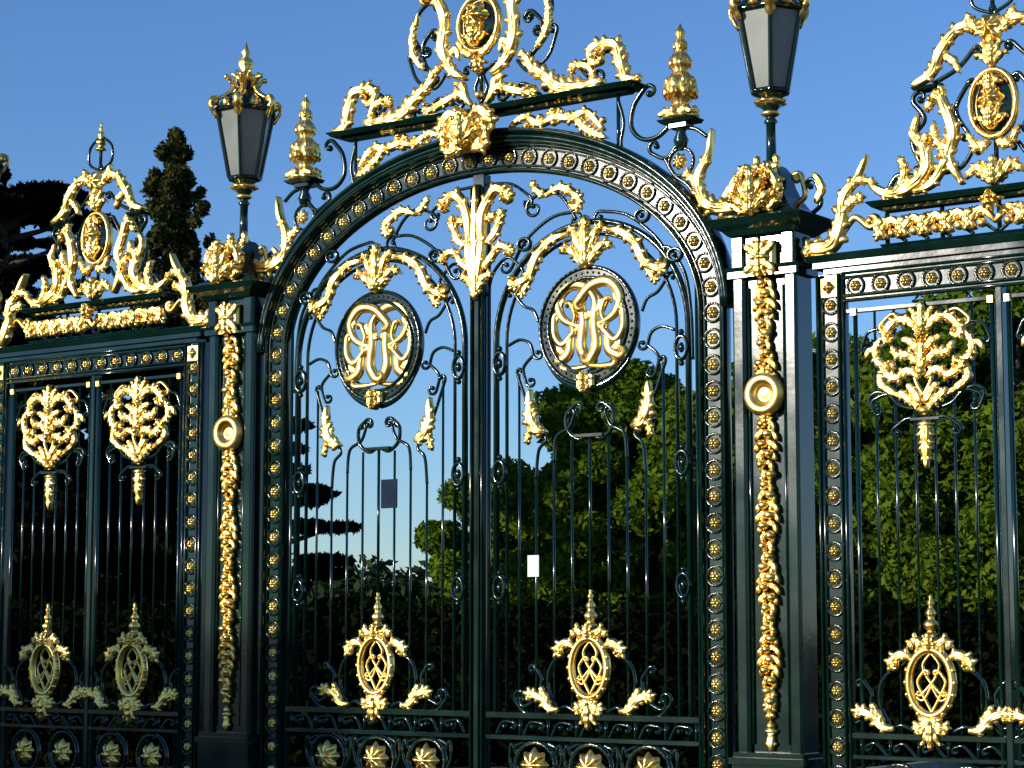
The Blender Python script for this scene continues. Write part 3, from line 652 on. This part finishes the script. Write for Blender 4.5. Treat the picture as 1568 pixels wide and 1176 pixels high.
# ------------------------------------------------------------------ trees
CAM=(8.57,-11.58); D=(-.582,.813); Rv=(.813,.582)
def site(fwd,lat): return (CAM[0]+D[0]*fwd+Rv[0]*lat, CAM[1]+D[1]*fwd+Rv[1]*lat)
def leaves(name,clumps,n,size,mat,parent,flat=.0):
    C=np.array([c[:3] for c in clumps]); RR=np.array([c[3:6] for c in clumps]); vol=(RR.prod(1))**(.72); pr=vol/vol.sum()
    idx=rng.choice(len(C),n,p=pr); d=rng.normal(size=(n,3)); d/=np.linalg.norm(d,axis=1)[:,None]
    rad=rng.random(n)**.42; P=C[idx]+d*RR[idx]*rad[:,None]
    nn=rng.normal(size=(n,3))+d*.9+np.array([0,0,.3+flat]); nn/=np.linalg.norm(nn,axis=1)[:,None]
    u=np.cross(nn,rng.normal(size=(n,3))); u/=np.linalg.norm(u,axis=1)[:,None]; v=np.cross(nn,u)
    s=(size*(.6+.8*rng.random(n)))[:,None]
    V=np.stack([P-u*s,P+v*s*.5,P+u*s,P-v*s*.5],1).reshape(-1,3)
    me=bpy.data.meshes.new(name); me.vertices.add(4*n); me.loops.add(4*n); me.polygons.add(n)
    me.vertices.foreach_set('co',V.ravel()); me.loops.foreach_set('vertex_index',np.arange(4*n,dtype=np.int32))
    me.polygons.foreach_set('loop_start',np.arange(0,4*n,4,dtype=np.int32)); me.polygons.foreach_set('loop_total',np.full(n,4,dtype=np.int32))
    me.update(); me.validate(); me.materials.append(mat)
    ob=bpy.data.objects.new(name,me); scene.collection.objects.link(ob)
    if parent: ob.parent=parent
    return ob
def limb(b,a,c,r0,r1,n=8):
    a=Vector(a);c=Vector(c);d=(c-a).normalized();u=d.cross(Vector((.3,.2,1))).normalized();v=d.cross(u);vs=[]
    for P,r in ((a,r0),(c,r1)):
        for k in range(n): vs.append(tuple(P+u*r*math.cos(2*PI*k/n)+v*r*math.sin(2*PI*k/n)))
    b.add(vs,[(k,(k+1)%n,n+(k+1)%n,n+k) for k in range(n)])
def tree(name,fwd,lat,H,R,kind='round',n=40000,size=.13,mat=LGREEN,low=.12,seed=1,ncl=70,pos=None):
    x,y=pos or site(fwd,lat); e=empty(name,(x,y,0)); r=random.Random(seed); cl=[]; b=Bld()
    if kind=='round':
        limb(b,(0,0,0),(0,0,H*.4),.22,.16); limb(b,(0,0,H*.4),(.1,0,H*.85),.16,.04)
        for i in range(ncl):
            a=r.uniform(0,2*PI); zz=r.uniform(-1,1); q=math.sqrt(1-zz*zz)*r.uniform(.6,1.0)
            cz=H*(low+(1-low)*.5)+zz*H*(1-low)*.43; cr=R*r.uniform(.12,.26)
            c=(q*math.cos(a)*R*.9,q*math.sin(a)*R*.9,cz); cl.append((*c,cr,cr,cr*.75))
            if i%4==0: limb(b,(0,0,H*r.uniform(.25,.6)),c,.07,.02,5)
        cl.append((0,0,H*.5,R*.6,R*.6,H*.28))
    elif kind=='cone':
        limb(b,(0,0,0),(0,0,H*.97),.22,.03)
        for i in range(420):
            t=r.random()**1.05; z=H*(low+(1-low)*t); rr=R*(1-t)**.55*r.uniform(.7,1.2)
            a=r.uniform(0,2*PI); q=rr*r.uniform(.2,1)
            s=.07*R+.13*R*(1-t)*r.uniform(.3,1.2); c=(q*math.cos(a),q*math.sin(a),z+q*.12+r.uniform(0,.3))
            cl.append((*c,s*.85,s*.85,s*1.0))
            if i%2: limb(b,(0,0,z),c,.035,.01,4)
        cl.append((0,0,H*.97,.12*R,.12*R,.04*H))
    elif kind=='cedar':
        limb(b,(0,0,0),(0,0,H*.93),.4,.08)
        for i in range(ncl):
            z=H*r.uniform(low,.98); a=r.uniform(0,2*PI); lim=R*(1-((z/H-low)/(1-low))**2.2*.75); q=lim*math.sqrt(r.random())
            c=(q*math.cos(a),q*math.sin(a),z); s=R*r.uniform(.14,.28); cl.append((*c,s,s,s*.2)); limb(b,(0,0,z-.5),c,.09,.02,5)
    b.obj('trunk_and_limbs',BARK,e); leaves('foliage',cl,n,size,mat,e)
    return e
tree('broadleaf_tree',50,2.7,7.9,3.3,seed=3,n=90000,size=.10,ncl=120)
tree('broadleaf_tree.001',47,6.6,8.2,3.5,seed=5,n=90000,size=.10,ncl=120)
tree('broadleaf_tree.002',44,10.4,9.0,3.4,seed=8,n=90000,size=.10,ncl=120)
tree('broadleaf_tree.003',54,-.1,6.0,2.3,seed=11,n=50000,size=.10,low=.05)
tree('conifer_tree',60,-9.6,15.5,2.6,'cone',seed=4,n=90000,size=.10,mat=LCON,low=.15)
tree('cedar_tree',44,-10.6,11.2,3.4,'cedar',seed=6,n=70000,size=.11,mat=LDARK,low=.25,ncl=90)
tree('yew_tree',39,-9.2,7.9,2.6,seed=12,n=60000,size=.14,mat=LDARK,low=.0)
tree('yew_tree.001',40,-6.3,7.8,1.9,seed=13,n=60000,size=.14,mat=LDARK,low=.0)
tree('cedar_tree.001',42,-5.0,5.8,2.3,'cedar',seed=14,n=50000,size=.1,mat=LDARK,low=.1,ncl=80)
tree('shade_tree',0,0,7.9,3.2,seed=21,n=60000,size=.16,low=.05,pos=(-17.6,-21.8))  # unseen tree added towards the sun to shade the lower left panel
tree('shade_tree.001',0,0,7.3,2.4,seed=22,n=40000,size=.16,low=.05,pos=(-14.6,-22.4))  # second unseen tree, added to widen that shade
cl=[]; r=random.Random(9)
for i in range(150):
    lat=-9.5+i*.105; x,y=site(25.8+r.uniform(-.35,.35),lat); h=r.uniform(.85,1.0); cl.append((x,y,h,.5,.5,1.05))
leaves('clipped_hedge',cl,110000,.07,LHEDGE,None)  # dark row set close to cover ground that should lie in shadow
cl=[]
for i in range(150):
    lat=-45+i*.6; x,y=site(110+r.uniform(-6,6),lat); h=r.uniform(2,2.9); cl.append((x,y,h,2.2,2.2,h*.95))
leaves('distant_trees',cl,70000,.35,LFAR,None)

# ------------------------------------------------------------------ light, sky, camera
el=math.radians(12); az=(-.47,-.87); l=math.hypot(*az)
Sd=Vector((az[0]/l*math.cos(el),az[1]/l*math.cos(el),math.sin(el)))
sun=bpy.data.lights.new('sun','SUN'); sun.energy=5.0; sun.angle=math.radians(.5); sun.color=(1,.92,.78)
so=bpy.data.objects.new('sun',sun); scene.collection.objects.link(so); so.rotation_euler=Sd.to_track_quat('Z','Y').to_euler()
w=bpy.data.worlds.new('World'); scene.world=w; w.use_nodes=True; nt=w.node_tree
sky=nt.nodes.new('ShaderNodeTexSky'); sky.sky_type='NISHITA'; sky.sun_disc=False; sky.sun_elevation=el; sky.sun_rotation=math.atan2(Sd.x,Sd.y)
sky.air_density=1.0; sky.dust_density=.0; sky.ozone_density=3.5
mu=nt.nodes.new('ShaderNodeMix'); mu.data_type='RGBA'; mu.blend_type='MULTIPLY'; mu.inputs[0].default_value=1; mu.inputs[7].default_value=(.86,1.02,1.34,1)
bg=nt.nodes['Background']; bg.inputs[1].default_value=.14; nt.links.new(sky.outputs[0],mu.inputs[6]); nt.links.new(mu.outputs[2],bg.inputs[0])
scene.view_settings.view_transform='Standard'; scene.view_settings.look='None'; scene.view_settings.exposure=0
cam=bpy.data.cameras.new('camera'); co=bpy.data.objects.new('camera',cam); scene.collection.objects.link(co)
cam.lens=75.3; cam.sensor_width=36; cam.clip_end=3000; cam.clip_start=.1
co.location=(CAM[0],CAM[1],1.6); co.rotation_euler=(math.radians(90+6.56),0,math.radians(35.6)); scene.camera=co
